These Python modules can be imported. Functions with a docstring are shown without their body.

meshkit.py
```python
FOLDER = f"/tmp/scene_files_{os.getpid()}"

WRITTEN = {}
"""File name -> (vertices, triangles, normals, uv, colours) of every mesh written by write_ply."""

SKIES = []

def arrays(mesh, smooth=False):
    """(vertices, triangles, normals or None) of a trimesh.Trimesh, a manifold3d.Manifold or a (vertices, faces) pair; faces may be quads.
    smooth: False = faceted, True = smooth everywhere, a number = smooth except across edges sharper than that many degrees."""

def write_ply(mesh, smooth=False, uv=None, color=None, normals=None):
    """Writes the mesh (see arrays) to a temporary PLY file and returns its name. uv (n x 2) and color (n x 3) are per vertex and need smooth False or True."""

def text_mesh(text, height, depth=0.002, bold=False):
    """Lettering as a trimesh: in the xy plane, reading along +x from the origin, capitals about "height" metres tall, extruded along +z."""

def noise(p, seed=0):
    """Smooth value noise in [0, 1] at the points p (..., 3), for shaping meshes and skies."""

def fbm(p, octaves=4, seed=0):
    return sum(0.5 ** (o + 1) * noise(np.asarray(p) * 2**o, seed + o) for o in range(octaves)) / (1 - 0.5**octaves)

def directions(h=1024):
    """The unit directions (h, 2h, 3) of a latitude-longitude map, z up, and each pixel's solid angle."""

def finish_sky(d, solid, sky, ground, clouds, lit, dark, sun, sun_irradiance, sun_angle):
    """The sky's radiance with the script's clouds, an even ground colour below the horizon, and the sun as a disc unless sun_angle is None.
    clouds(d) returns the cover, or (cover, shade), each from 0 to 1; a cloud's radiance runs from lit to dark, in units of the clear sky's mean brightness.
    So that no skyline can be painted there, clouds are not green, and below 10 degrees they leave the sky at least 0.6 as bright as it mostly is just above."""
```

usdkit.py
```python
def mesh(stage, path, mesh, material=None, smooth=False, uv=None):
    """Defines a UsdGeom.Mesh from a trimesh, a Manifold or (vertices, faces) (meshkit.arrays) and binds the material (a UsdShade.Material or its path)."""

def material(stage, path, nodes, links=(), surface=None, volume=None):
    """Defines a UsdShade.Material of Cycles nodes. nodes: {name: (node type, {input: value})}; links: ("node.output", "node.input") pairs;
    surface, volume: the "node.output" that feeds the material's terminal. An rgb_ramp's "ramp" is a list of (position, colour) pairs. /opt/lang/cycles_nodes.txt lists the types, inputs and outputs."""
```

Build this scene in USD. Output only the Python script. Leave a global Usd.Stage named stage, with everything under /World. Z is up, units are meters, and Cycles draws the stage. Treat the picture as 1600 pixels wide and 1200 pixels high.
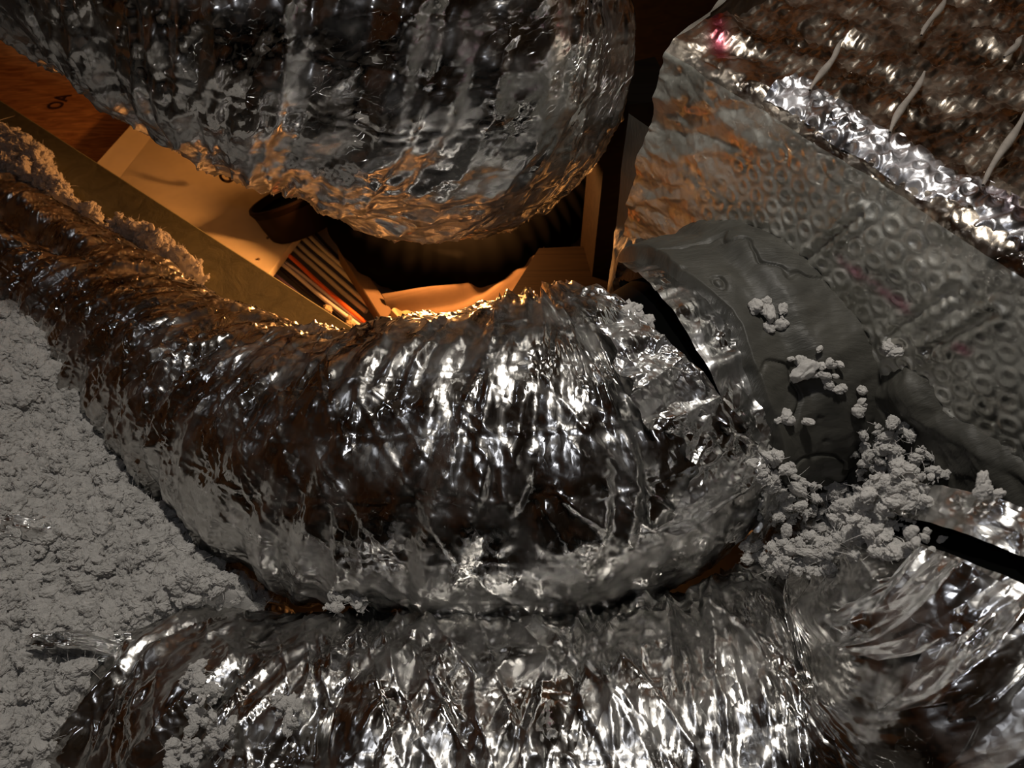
import math
import numpy as np, trimesh, shapely
from scipy.interpolate import LinearNDInterpolator, CubicSpline, PchipInterpolator
from scipy.ndimage import gaussian_filter1d
from shapely.geometry import Polygon
import usdkit, meshkit
from pxr import Usd, UsdGeom, UsdLux, UsdShade, Gf, Sdf, Vt

stage = Usd.Stage.CreateInMemory()
UsdGeom.SetStageUpAxis(stage, "Z")
UsdGeom.SetStageMetersPerUnit(stage, 1.0)
UsdGeom.Xform.Define(stage, "/World")

# ------------------------------------------------------------------ camera
PITCH = math.radians(50)
EYE = np.array([0, 0, 1.1])
FWD = np.array([0, math.cos(PITCH), -math.sin(PITCH)])
UPV = np.array([0, math.sin(PITCH), math.cos(PITCH)])
RGT = np.array([1.0, 0, 0])
FPX = 1200.0
cam = UsdGeom.Camera.Define(stage, "/World/camera")
cam.CreateFocalLengthAttr(7.0)
cam.CreateHorizontalApertureAttr(7.0 * 1600 / FPX)
cam.CreateVerticalApertureAttr(7.0 * 1200 / FPX)
cam.CreateFStopAttr(2.4)
cam.CreateFocusDistanceAttr(0.86)
cam.CreateClippingRangeAttr(Gf.Vec2f(0.02, 100))
cam.CreateExposureAttr(0.0)
M = Gf.Matrix4d(*[float(x) for x in (*RGT, 0, *UPV, 0, *(-FWD), 0, *EYE, 1)])
UsdGeom.Xformable(cam).AddTransformOp().Set(M)


# ------------------------------------------------------------------ lights
def light(kind, path, pos, power, color, radius, aim=None):
    l = kind.Define(stage, path)
    l.CreateIntensityAttr(power)
    l.CreateColorAttr(Gf.Vec3f(*color))
    l.CreateRadiusAttr(radius)
    if aim is None:
        UsdGeom.Xformable(l).AddTranslateOp().Set(Gf.Vec3d(*pos))
    else:
        z = np.array(pos, float) - np.array(aim, float); z /= np.linalg.norm(z)
        x = np.cross([0, 0, 1.0], z); x /= np.linalg.norm(x)
        y = np.cross(z, x)
        UsdGeom.Xformable(l).AddTransformOp().Set(Gf.Matrix4d(*[float(v) for v in (*x, 0, *y, 0, *z, 0, *pos, 1)]))
    return l


LAMP_HEAD = light(UsdLux.DiskLight, "/World/work_lamp", (0.06, 0.56, 1.70), 500, (1.0, 0.94, 0.86), 0.045, aim=(0.2, 0.75, 0.3))
LAMP_WARM = light(UsdLux.SphereLight, "/World/warm_bulb", (-0.105, 1.29, 0.215), 1080, (1.0, 0.40, 0.11), 0.025)
LAMP_ROOF = light(UsdLux.SphereLight, "/World/far_bulb", (-0.7, -1.5, 1.9), 190, (1.0, 0.80, 0.56), 0.05)

LAMP_FLASH = light(UsdLux.DiskLight, "/World/head_lamp", tuple(EYE + .07 * UPV - .05 * RGT), 430, (0.88, 0.91, 1.0), 0.009, aim=tuple(EYE + FWD))
LAMP_SIDE = light(UsdLux.SphereLight, "/World/side_bulb", (-1.15, 0.75, 1.65), 9, (0.86, 0.90, 1.0), 0.06)

# ------------------------------------------------------------------ helpers
used = {}


def numbered(name, parent):
    k = used.get((parent, name), 0)
    used[(parent, name)] = k + 1
    return name if k == 0 else f"{name}_{k:03d}"


def tag(prim, label=None, cat=None, group=None, kind=None):
    p = prim.GetPrim() if hasattr(prim, "GetPrim") else prim
    for k, v in (("label", label), ("category", cat), ("group", group), ("kind", kind)):
        if v:
            p.SetCustomDataByKey(k, v)
    return p


def thing(name, label, cat, group=None, kind=None, loc=None):
    path = "/World/" + numbered(name, "/World")
    x = UsdGeom.Xform.Define(stage, path)
    tag(x, label, cat, group, kind)
    return path


def as_pair(m):
    return (np.array(m.vertices), np.array(m.faces)) if hasattr(m, "vertices") else m


def obj(name, mesh, mat, parent="/World", smooth=False, label=None, cat=None, group=None, kind=None, **attrs):
    path = parent + "/" + numbered(name, parent)
    mesh = as_pair(mesh)
    v, f = np.asarray(mesh[0], float), np.asarray(mesh[1], int)
    if f.shape[1] == 3:
        keep, inv = np.unique(f, return_inverse=True)
        if len(keep) < len(v):
            attrs = {k: np.asarray(a)[keep] for k, a in attrs.items()}
            v, f = v[keep], inv.reshape(-1, 3)
    m = usdkit.mesh(stage, path, (v, f), MAT[mat], smooth)
    for k, a in attrs.items():
        a = np.asarray(a, np.float32)
        api = UsdGeom.PrimvarsAPI(m)
        if a.ndim == 2:
            api.CreatePrimvar(k, Sdf.ValueTypeNames.Float3Array, "vertex").Set(Vt.Vec3fArray.FromNumpy(a))
        else:
            api.CreatePrimvar(k, Sdf.ValueTypeNames.FloatArray, "vertex").Set(Vt.FloatArray.FromNumpy(a))
    if name in ("foil_jacket", "sleeve", "mastic_blanket", "mastic_coat", "front_wrap") and len(path) < 60:
        surface(v)
    tag(m, label, cat, group, kind)
    return path


def ray(px, py):
    return FWD + RGT * (px - 800) / FPX + UPV * (600 - py) / FPX


def on_z(px, py, z):
    d = ray(px, py)
    return EYE + d * (z - EYE[2]) / d[2]


def at(px, py, t):
    return EYE + ray(px, py) * t


def dir_img(px, py, dx, dy, toward=0.0):
    """Unit direction that runs (dx, dy) across the view at a pixel and leans towards the viewer."""
    r = ray(px, py); r = r / np.linalg.norm(r)
    v = RGT * dx - UPV * dy
    v = v - r * (v @ r); v = v / np.linalg.norm(v) - r * toward
    return v / np.linalg.norm(v)


def grid_faces(n, m):
    i = np.arange((n - 1) * m).reshape(n - 1, m)[:, :-1]
    q = np.stack([i, i + 1, i + m + 1, i + m], -1).reshape(-1, 4)
    return np.vstack([q[:, [0, 1, 2]], q[:, [0, 2, 3]]])


def smoothstep(a, b, x):
    t = np.clip((x - a) / (b - a), 0, 1)
    return t * t * (3 - 2 * t)


def facets(s, a, cs, ca, seed, shear=0.0):
    """Crumpled sheet: random heights joined by flat triangles. cs, ca: cell size along s and a."""
    r = np.random.default_rng(seed)
    S, A = (s + shear * a) / cs, a / ca
    s0, s1, a0, a1 = S.min() - 2, S.max() + 2, A.min() - 2, A.max() + 2
    gs, ga = np.meshgrid(np.arange(s0, s1 + 1), np.arange(a0, a1 + 1), indexing="ij")
    p = np.stack([gs.ravel(), ga.ravel()], 1) + r.uniform(-.48, .48, (gs.size, 2))
    h = r.uniform(-1, 1, len(p))
    return LinearNDInterpolator(p, h)(np.stack([S.ravel(), A.ravel()], 1)).reshape(s.shape)


def fbm2(s, a, scale, seed, oct=4):
    return meshkit.fbm(np.stack([s * scale, a * scale, np.full_like(s, seed * 3.7)], -1), oct, seed) * 2 - 1


SURF = []


def surface(v):
    """Remembers a surface so that loose bits can be laid on it."""
    r = v - EYE
    z = r @ FWD
    ok = z > .1
    SURF.append(np.c_[800 + FPX * (r @ RGT)[ok] / z[ok], 600 - FPX * (r @ UPV)[ok] / z[ok], z[ok]])


def lie(px, py, off=.0, rad=7):
    """The point of the remembered surfaces in that direction, raised a little."""
    best = 9.0
    for a in SURF:
        m = (np.abs(a[:, 0] - px) < rad) & (np.abs(a[:, 1] - py) < rad)
        if m.any():
            best = min(best, a[m, 2].min())
    return at(px, py, best - off)


class Tube:
    def __init__(self, pts, radii, ns, nt, th=(-math.pi, math.pi), smooth=.045):
        pts, radii = np.array(pts, float), np.array(radii, float)
        k = np.r_[0, np.cumsum(np.linalg.norm(np.diff(pts, axis=0), axis=1))]
        self.L = k[-1]
        kk = np.linspace(0, self.L, 241)
        pr = PchipInterpolator(k, np.c_[pts, radii])(kk)
        n = 60
        pad = np.vstack([2 * pr[0] - pr[n:0:-1], pr, 2 * pr[-1] - pr[-2:-n - 2:-1]])
        pr = gaussian_filter1d(pad, smooth * 240, axis=0)[n:-n]
        self.cs, self.rs = CubicSpline(kk[::6], pr[::6, :3]), CubicSpline(kk[::6], pr[::6, 3])
        s = np.linspace(0, self.L, ns)
        t = np.linspace(th[0], th[1], nt)
        self.S, self.T = np.meshgrid(s, t, indexing="ij")
        self.R = self.rs(self.S)
        self.A = self.T * float(np.mean(radii))
        self.ns, self.nt = ns, nt

    def frame(self, s):
        c, t = self.cs(s), self.cs(s, 1)
        t = t / np.linalg.norm(t, axis=-1, keepdims=True)
        n = np.array([0, 0, 1.0]) - t * t[..., 2:3]
        n = n / np.linalg.norm(n, axis=-1, keepdims=True)
        return c, t, n, np.cross(t, n)

    def curvature_side(self):
        """+1 where the surface faces the inside of a bend."""
        _, t, n, b = self.frame(self.S)
        dd = self.cs(self.S, 2)
        k = np.linalg.norm(dd, axis=-1)
        c = (np.cos(self.T)[..., None] * n + np.sin(self.T)[..., None] * b)
        return (c * dd).sum(-1)

    def sheet(self):
        return np.stack([self.S + .2 * self.A, self.A, self.A * 0], -1).reshape(-1, 3)

    def mesh(self, d, ds=0.0):
        c, t, n, b = self.frame(np.clip(self.S + ds, 0, self.L))
        rad = (self.R + d)[..., None]
        v = c + rad * (np.cos(self.T)[..., None] * n + np.sin(self.T)[..., None] * b)
        f = grid_faces(self.ns, self.nt)
        return v.reshape(-1, 3), f[:, ::-1]


def jacket(tb, seed, pleat=1.0, shear=0.25, scrim=0.055, lng=1.0, dense=1.0):
    s, a, T = tb.S, tb.A, tb.T
    warp = 0.02 * fbm2(s, a, 6, seed + 9)
    k = np.clip(tb.curvature_side(), 0, 6) / 4
    big = 0.010 * fbm2(s * 1.0, a * .5, 7, seed)
    ring = facets(s + warp, a, .030 * dense, .17 * lng, seed + 1, shear)
    ring2 = facets(s + warp, a, .013 * dense, .07 * lng, seed + 2, shear * 1.3)
    cr = facets(s, a, .022, .026, seed + 3, .5)
    fine = facets(s, a, .008, .012, seed + 4, -.4)
    amt = .55 + .9 * smoothstep(-.2, .5, fbm2(s, a, 5, seed + 5))
    d = big + pleat * (.0085 + .010 * k) * ring + pleat * (.0046 + .003 * k) * ring2 + amt * (.0020 * cr + .0009 * fine)
    crease = lambda f, w: np.exp(-np.abs(f) / w)
    d += pleat * .0042 * crease(ring, .07) + pleat * .0026 * crease(facets(s + warp, a, .018, .11, seed + 11, -shear * 2), .09) * (.3 + amt) + .0016 * crease(cr, .10) * amt
    # long scrim threads that hold the film down
    wig = a + .006 * fbm2(s, a * 0, 9, seed + 6) + .04 * fbm2(s, a * 0, 1.5, seed + 7)
    ph = np.abs(((wig / scrim) % 1.0) - .5) * scrim
    d += .0014 * np.exp(-(ph / .0018) ** 2) - .002 * np.exp(-(ph / .012) ** 2)
    return d


# ------------------------------------------------------------------ materials
MAT = {}
LOOKS = "/World/Looks"


def mat(name, nodes, links, surface):
    MAT[name] = usdkit.material(stage, f"{LOOKS}/{name}", nodes, links, surface=surface)


def plain(name, color, rough=.7, noise=0, amount=.25, bump=0, metallic=0.0, spec=.3, bscale=None):
    n = {"p": ("principled_bsdf", {"base_color": color, "roughness": rough, "metallic": metallic, "specular_ior_level": spec})}
    l = []
    if noise:
        c = np.array(color)
        n["g"] = ("geometry", {})
        n["n"] = ("noise_texture", {"scale": noise, "detail": 6, "roughness": .65})
        n["r"] = ("rgb_ramp", {"ramp": [(.3, c * (1 - amount)), (.7, np.minimum(c * (1 + amount), 1))]})
        l += [("g.position", "n.vector"), ("n.fac", "r.fac"), ("r.color", "p.base_color")]
        if bump:
            n["m"] = ("noise_texture", {"scale": bscale or noise * 3, "detail": 5})
            n["b"] = ("bump", {"distance": bump, "strength": .8})
            l += [("g.position", "m.vector"), ("m.fac", "b.height"), ("b.normal", "p.normal")]
    mat(name, n, l, "p.BSDF")


def foil(name, tint=(.78, .77, .75), rough=.16, dust_color=(.11, .105, .095), dust_lo=.50, dust_hi=.98, crinkle=1.0, ink=None, along=1.0, around=.38):
    """Metallised film: a mirror broken into small flat facets with creases between them, and a grey film of dust
    where the dust primvar and noise agree. The sheet primvar holds the film's own two coordinates in metres."""
    n = {
        "g": ("geometry", {}),
        "sh": ("attribute", {"attribute": "sheet"}),
        "wn": ("noise_texture", {"scale": 40, "detail": 2}),
        "wm": ("vector_math", {"math_type": "multiply_add", "vector2": (.012, .012, .012)}),
        "mp": ("mapping", {"scale": (along, around, 1)}),
        "ad": ("math", {"math_type": "add"}),
        "ad2": ("math", {"math_type": "add"}),
        "b": ("bump", {"distance": crinkle, "strength": 1.0}),
        "d": ("noise_texture", {"scale": 9, "detail": 7, "roughness": .7}),
        "at": ("attribute", {"attribute": "dust"}),
        "da": ("math", {"math_type": "add"}),
        "mr": ("map_range", {"from_min": dust_lo, "from_max": dust_hi, "to_min": 0, "to_max": .85, "clamp": True}),
        "rn": ("noise_texture", {"scale": 22, "detail": 3}),
        "rr": ("map_range", {"from_min": .35, "from_max": .7, "to_min": rough * .6, "to_max": rough * 1.9, "clamp": True}),
        "m": ("principled_bsdf", {"base_color": tint, "metallic": 1.0}),
        "p": ("principled_bsdf", {"base_color": dust_color, "roughness": .55, "specular_ior_level": .4}),
        "x": ("mix_closure", {}),
    }
    l = [("g.position", "wn.vector"), ("wn.color", "wm.vector1"), ("sh.vector", "wm.vector3"), ("wm.vector", "mp.vector"),
         ("ad.value", "ad2.value1"), ("ad2.value", "b.height"), ("g.position", "d.vector"), ("g.position", "rn.vector"),
         ("d.fac", "da.value1"), ("at.fac", "da.value2"), ("da.value", "mr.value"), ("mr.result", "x.fac"),
         ("rn.fac", "rr.value"), ("rr.result", "m.roughness"), ("b.normal", "m.normal"), ("b.normal", "p.normal"),
         ("m.BSDF", "x.closure1"), ("p.BSDF", "x.closure2")]
    for k, (scale, tilt, to) in enumerate(((42, .34, "ad.value1"), (120, .28, "ad.value2"), (340, .18, "ad2.value2"))):
        n[f"v{k}"] = ("voronoi_texture", {"dimensions": "2D", "scale": scale, "feature": "f1"})
        n[f"s{k}"] = ("vector_math", {"math_type": "subtract"})
        n[f"c{k}"] = ("vector_math", {"math_type": "subtract", "vector2": (.5, .5, .5)})
        n[f"t{k}"] = ("vector_math", {"math_type": "dot_product"})
        n[f"u{k}"] = ("math", {"math_type": "multiply", "value2": tilt})
        l += [("mp.vector", f"v{k}.vector"), ("mp.vector", f"s{k}.vector1"), (f"v{k}.position", f"s{k}.vector2"), (f"v{k}.color", f"c{k}.vector1"),
              (f"s{k}.vector", f"t{k}.vector1"), (f"c{k}.vector", f"t{k}.vector2"), (f"t{k}.value", f"u{k}.value1"), (f"u{k}.value", to)]
    if ink:
        n["ia"] = ("attribute", {"attribute": "ink"})
        n["im"] = ("mix_color", {"a": tint, "b": ink})
        l += [("ia.fac", "im.fac"), ("im.result", "m.base_color")]
    mat(name, n, l, "x.closure")


def fluff(name, color):
    mat(name, {
        "g": ("geometry", {}),
        "n": ("noise_texture", {"scale": 60, "detail": 6, "roughness": .7}),
        "r": ("rgb_ramp", {"ramp": [(.3, np.array(color) * .78), (.65, np.array(color))]}),
        "m": ("noise_texture", {"scale": 420, "detail": 4, "roughness": .7}),
        "b": ("bump", {"distance": .0025, "strength": .8}),
        "d": ("diffuse_bsdf", {"roughness": .6}),
        "t": ("translucent_bsdf", {"color": color}),
        "x": ("mix_closure", {"fac": .36}),
    }, [("g.position", "n.vector"), ("g.position", "m.vector"), ("n.fac", "r.fac"), ("r.color", "d.color"), ("m.fac", "b.height"),
        ("b.normal", "d.normal"), ("d.BSDF", "x.closure1"), ("t.BSDF", "x.closure2")], "x.closure")


def wood(name, c0, c1, scale=(3, 60, 60), rot=(0, 0, 0), rough=.7, spec=.25):
    mat(name, {
        "g": ("geometry", {}),
        "mp": ("mapping", {"scale": scale, "rotation": rot}),
        "n": ("noise_texture", {"scale": 1.0, "detail": 7, "roughness": .62, "distortion": 1.4}),
        "r": ("rgb_ramp", {"ramp": [(.32, c0), (.68, c1)]}),
        "b": ("bump", {"distance": .002, "strength": .5}),
        "p": ("principled_bsdf", {"roughness": rough, "specular_ior_level": spec}),
    }, [("g.position", "mp.vector"), ("mp.vector", "n.vector"), ("n.fac", "r.fac"), ("r.color", "p.base_color"), ("n.fac", "b.height"), ("b.normal", "p.normal")], "p.BSDF")


foil("foil", tint=(.62, .61, .59), rough=.19)
foil("foil_upper", rough=.17)
foil("foil_bright", tint=(.84, .84, .83), rough=.2, dust_lo=.75, dust_hi=1.1, crinkle=1.3)
foil("foil_wrap", tint=(.70, .69, .64), rough=.36, along=1, around=1, crinkle=.35, dust_lo=.40, dust_hi=.85, dust_color=(.19, .19, .165), ink=(.55, .06, .2))
foil("foil_top", tint=(.55, .48, .40), rough=.24, along=1, around=1, dust_lo=.55, dust_hi=.95, crinkle=.6, ink=(.5, .06, .12))
foil("foil_tape", tint=(.8, .8, .83), rough=.30, dust_lo=.8, dust_hi=1.2, along=1, around=1, crinkle=1.2, ink=(.85, .12, .5))
fluff("insulation_white", (.74, .72, .69))
mat("mastic", {
    "g": ("geometry", {}),
    "n": ("noise_texture", {"scale": 14, "detail": 5, "roughness": .6}),
    "r": ("rgb_ramp", {"ramp": [(.3, (.036, .035, .030)), (.7, (.070, .067, .056))]}),
    "mp": ("mapping", {"scale": (60, 240, 60)}),
    "m": ("noise_texture", {"scale": 1, "detail": 6, "roughness": .6}),
    "b": ("bump", {"distance": .002, "strength": .55}),
    "p": ("principled_bsdf", {"roughness": .48, "specular_ior_level": .38}),
}, [("g.position", "n.vector"), ("n.fac", "r.fac"), ("r.color", "p.base_color"), ("g.position", "mp.vector"), ("mp.vector", "m.vector"), ("m.fac", "b.height"), ("b.normal", "p.normal")], "p.BSDF")
wood("roof_wood", (.17, .115, .065), (.36, .26, .155), (8, 40, 40))
wood("rafter_wood", (.28, .18, .09), (.45, .31, .17), (4, 70, 70))
wood("joist_wood", (.13, .125, .07), (.20, .19, .105), (20, 20, 60), rot=(0, 0, .6))
wood("orange_board", (.32, .12, .035), (.85, .42, .15), (9, 45, 30), rot=(0, 0, -.75), rough=.5)
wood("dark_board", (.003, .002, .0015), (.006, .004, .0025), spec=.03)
plain("cream_paint", (.80, .68, .46), .55, 30, .05)
plain("dirty_drywall", (.22, .20, .17), .9, 8, .3)
plain("dark_can", (.010, .005, .003), .6, spec=.1)
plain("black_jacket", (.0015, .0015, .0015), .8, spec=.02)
plain("cable_cream", (.80, .72, .52), .4)
plain("cable_white", (.78, .70, .66), .4)
plain("cable_orange", (.80, .16, .04), .4)
plain("cable_violet", (.30, .20, .38), .4)
plain("cable_black", (.03, .025, .03), .4)
plain("tan_cloth", (.15, .10, .06), .9, 40, .08)
plain("orange_card", (.50, .20, .09), .8)
plain("cream_paper", (.45, .33, .2), .8)
plain("pink_board", (.50, .26, .22), .8)
plain("ink_black", (.05, .02, .01), .8)
plain("pale_tape", (.24, .215, .19), .4, 60, .2)

# ------------------------------------------------------------------ the attic shell
def box_mesh(c, half, R=None, bevel=0.0):
    m = trimesh.creation.box(np.array(half) * 2)
    if bevel:
        h = np.array(half) - bevel
        pts = []
        for k in range(3):
            hh = h.copy(); hh[k] += bevel
            pts += [np.array([x, y, z]) * hh for x in (-1, 1) for y in (-1, 1) for z in (-1, 1)]
        m = trimesh.convex.convex_hull(np.array(pts))
    v = np.array(m.vertices)
    if R is not None:
        v = v @ np.array(R).T
    return v + np.array(c), np.array(m.faces)


def beam_between(p, q, w, h, up=(0, 0, 1), bevel=.002, drop=0.0):
    """Box from p to q; w across, h along up; p, q lie on the middle of the top face when drop = h / 2."""
    p, q, up = np.array(p, float), np.array(q, float), np.array(up, float)
    x = q - p; L = np.linalg.norm(x); x /= L
    z = up - x * (up @ x); z /= np.linalg.norm(z)
    R = np.stack([x, np.cross(z, x), z], 1)
    return box_mesh((p + q) / 2 - z * drop, (L / 2, w / 2, h / 2), R, bevel)


obj("floor", box_mesh((0, .6, -.30), (3.2, 3.4, .02)), "dirty_drywall", kind="structure")
roof = "/World/ceiling"
UsdGeom.Xform.Define(stage, roof); tag(stage.GetPrimAtPath(roof), kind="structure")
for i in range(4):            # roof deck: plywood sheets on either slope, rafters under them
    for sgn in (-1, 1):
        x0, x1 = -3.2 + 1.6 * i, -1.6 + 1.6 * i
        p, q = np.array([(x0 + x1) / 2, .2, 2.75]), np.array([(x0 + x1) / 2, .2 + sgn * 3.8, .35])
        obj("roof_panel", beam_between(p, q, 1.592, .015, drop=-.0075), "roof_wood", roof)
for i in range(9):
    for sgn in (-1, 1):
        x = -3.0 + .75 * i
        obj("rafter", beam_between((x, .2, 2.735), (x, .2 + sgn * 3.7, .40), .038, .14, drop=.07), "rafter_wood", roof)
obj("wall_left", box_mesh((-3.25, .2, 1.2), (.03, 3.8, 1.6)), "roof_wood", kind="structure")
obj("wall_right", box_mesh((3.25, .2, 1.2), (.03, 3.8, 1.6)), "roof_wood", kind="structure")

# ------------------------------------------------------------------ plenum (box wrapped in foil bubble insulation)
NRM = np.array([-.84, -.5426, 0.0]); NRM /= np.linalg.norm(NRM)
EU = np.array([-NRM[1], NRM[0], 0.0]) * 1.0       # along the ridge towards the camera
ZT = .70
PA = on_z(1130, 110, ZT)
OFF = NRM @ PA


def on_face(px, py, lift=0.0):
    d = ray(px, py)
    return EYE + d * ((OFF + lift - NRM @ EYE) / (NRM @ d))


def face_uv(px, py):
    p = on_face(px, py)
    return np.array([(p - PA) @ EU, ZT - p[2]])


def poly_px(pts):
    return Polygon([face_uv(*p) for p in pts])


def signed(poly, u, w):
    pt = shapely.points(u.ravel(), w.ravel())
    d = shapely.distance(pt, poly.boundary)
    return np.where(shapely.contains(poly, pt), d, -d).reshape(u.shape)


uL0, uL1 = face_uv(1043, 60)[0], face_uv(948, 450)[0]
nu, nw = 380, 470
Uq = np.linspace(0, 1, nu)
W = np.r_[np.linspace(-.62, -.02, 110), np.linspace(-.0195, .58, nw - 110)]
UU, WW = np.meshgrid(Uq, W, indexing="ij")
wd = np.clip(WW, 0, .6)
left = uL0 + (uL1 - uL0) * np.clip(wd / .40, 0, 1.2) ** 1.2
U = left + (.62 - left) * UU
# profile: w < 0 runs back over the top face, w > 0 runs down the front; the ridge is rounded
RR = .022


def wrap_point(U, Wd, lift):
    ang = np.clip((Wd + RR * .8) / (RR * 1.6), 0, 1) * (math.pi / 2)
    up = np.array([0, 0, 1.0])
    nn = np.cos(ang)[..., None] * up + np.sin(ang)[..., None] * NRM
    back = np.where(Wd < -RR * .8, -(Wd + RR * .8), 0)
    down = np.where(Wd > RR * .8, Wd - RR * .8, 0)
    core = PA + U[..., None] * EU - RR * NRM - RR * up
    p = core - back[..., None] * NRM - down[..., None] * up + nn * (RR + lift)[..., None]
    return p + (back * -.28)[..., None] * EU * 0


MASTIC_PX = poly_px([(930, 380), (1010, 376), (1060, 386), (1120, 396), (1200, 412), (1240, 448), (1290, 490), (1330, 545), (1365, 590), (1420, 575), (1450, 590), (1470, 640), (1560, 690), (1640, 740),
                     (1900, 900), (1900, 1500), (900, 1500), (900, 500)])
us, ws = U, WW
bub = .0118
def bubbles(u, w):
    q = np.stack([u / (2 * bub), w / (2 * bub * .866)], -1)
    row = np.round(q[..., 1])
    xx = q[..., 0] - .5 * (row % 2)
    dx, dy = (xx - np.round(xx)) * 2 * bub, (q[..., 1] - row) * 2 * bub * .866
    r = np.hypot(dx, dy) / bub
    return np.exp(-((r - .62) / .22) ** 2) - .35 * np.exp(-(r / .25) ** 2)


wu, wwr = us + .004 * fbm2(us, ws, 22, 3), ws + .004 * fbm2(us, ws, 22, 4)
BUBBLE_PX = poly_px([(1110, 330), (1160, 255), (1230, 235), (1300, 280), (1420, 340), (1520, 410), (1700, 500), (1700, 760), (1560, 690), (1440, 620), (1330, 540), (1230, 430), (1120, 410)])
bm = smoothstep(-.03, .02, signed(BUBBLE_PX, us, ws) + .01 * fbm2(us, ws, 20, 8))
lift = .0021 * bubbles(wu, wwr) * (.22 + .78 * bm) * (.55 + .6 * smoothstep(-.4, .4, fbm2(us, ws, 14, 5)))
crump = facets(us, ws, .05, .03, 11, .3) * .006 + facets(us, ws, .018, .013, 12, .5) * .0026 + facets(us, ws, .007, .006, 13) * .0007
lift += crump * (1.0 - .72 * bm) + .010 * fbm2(us, ws, 5, 6)
# pressed-in seam lines
for (x0, y0, x1, y1) in ((1345, 328, 1222, 432), (1500, 440, 1385, 520), (1560, 480, 1450, 545)):
    p, q = face_uv(x0, y0), face_uv(x1, y1)
    d = (q - p) / np.linalg.norm(q - p)
    t = np.clip(((us - p[0]) * d[0] + (ws - p[1]) * d[1]), 0, np.linalg.norm(q - p))
    dist = np.hypot(us - p[0] - t * d[0], ws - p[1] - t * d[1])
    lift += -.003 * np.exp(-(dist / .003) ** 2) + .003 * np.exp(-((dist - .008) / .004) ** 2)
topm = smoothstep(-.02, -.05, ws)
lift += topm * (.0045 * facets(us, ws, .02, .016, 14, .3) + .0025 * bubbles(wu, wwr))
pts = wrap_point(U, WW, lift)
plenum = thing("plenum_box", "large box wrapped in silver foil bubble insulation with grey mastic along its lower face", "plenum")
# ink: printed magenta line along the front below the ridge, and one across the top at the corner
tq = np.abs(ws - .105 - .01 * fbm2(us, ws * 0, 9, 31)) / .006
inkm = np.exp(-tq ** 2) * smoothstep(.0, .35, fbm2(us, ws, 16, 30)) * smoothstep(.10, .16, us) * .8
tq2 = np.abs(us - (left + .085)) / .012
rel = pts - PA
tq2 = (rel[..., 0] * .995 - rel[..., 1] * .10) / .011
inkt = np.exp(-tq2 ** 2) * smoothstep(-.0, -.03, ws) * .9
front = grid_faces(nu, nw)
fw = ws.ravel()[front].mean(1)
dustm = np.where(ws < 0, -.25, .06 + .12 * smoothstep(.16, .02, us - left)) + .0 * ws
sheet_p = np.stack([us, ws, us * 0], -1).reshape(-1, 3)
obj("front_wrap", (pts.reshape(-1, 3), front[fw > 0.012][:, ::-1]), "foil_wrap", plenum, True, sheet=sheet_p, dust=dustm.ravel(), ink=inkm.ravel())
obj("top_wrap", (pts.reshape(-1, 3), front[fw <= 0.012][:, ::-1]), "foil_top", plenum, True, label="brownish reflective top of the foil wrap", sheet=sheet_p, dust=dustm.ravel(), ink=inkt.ravel())
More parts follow.
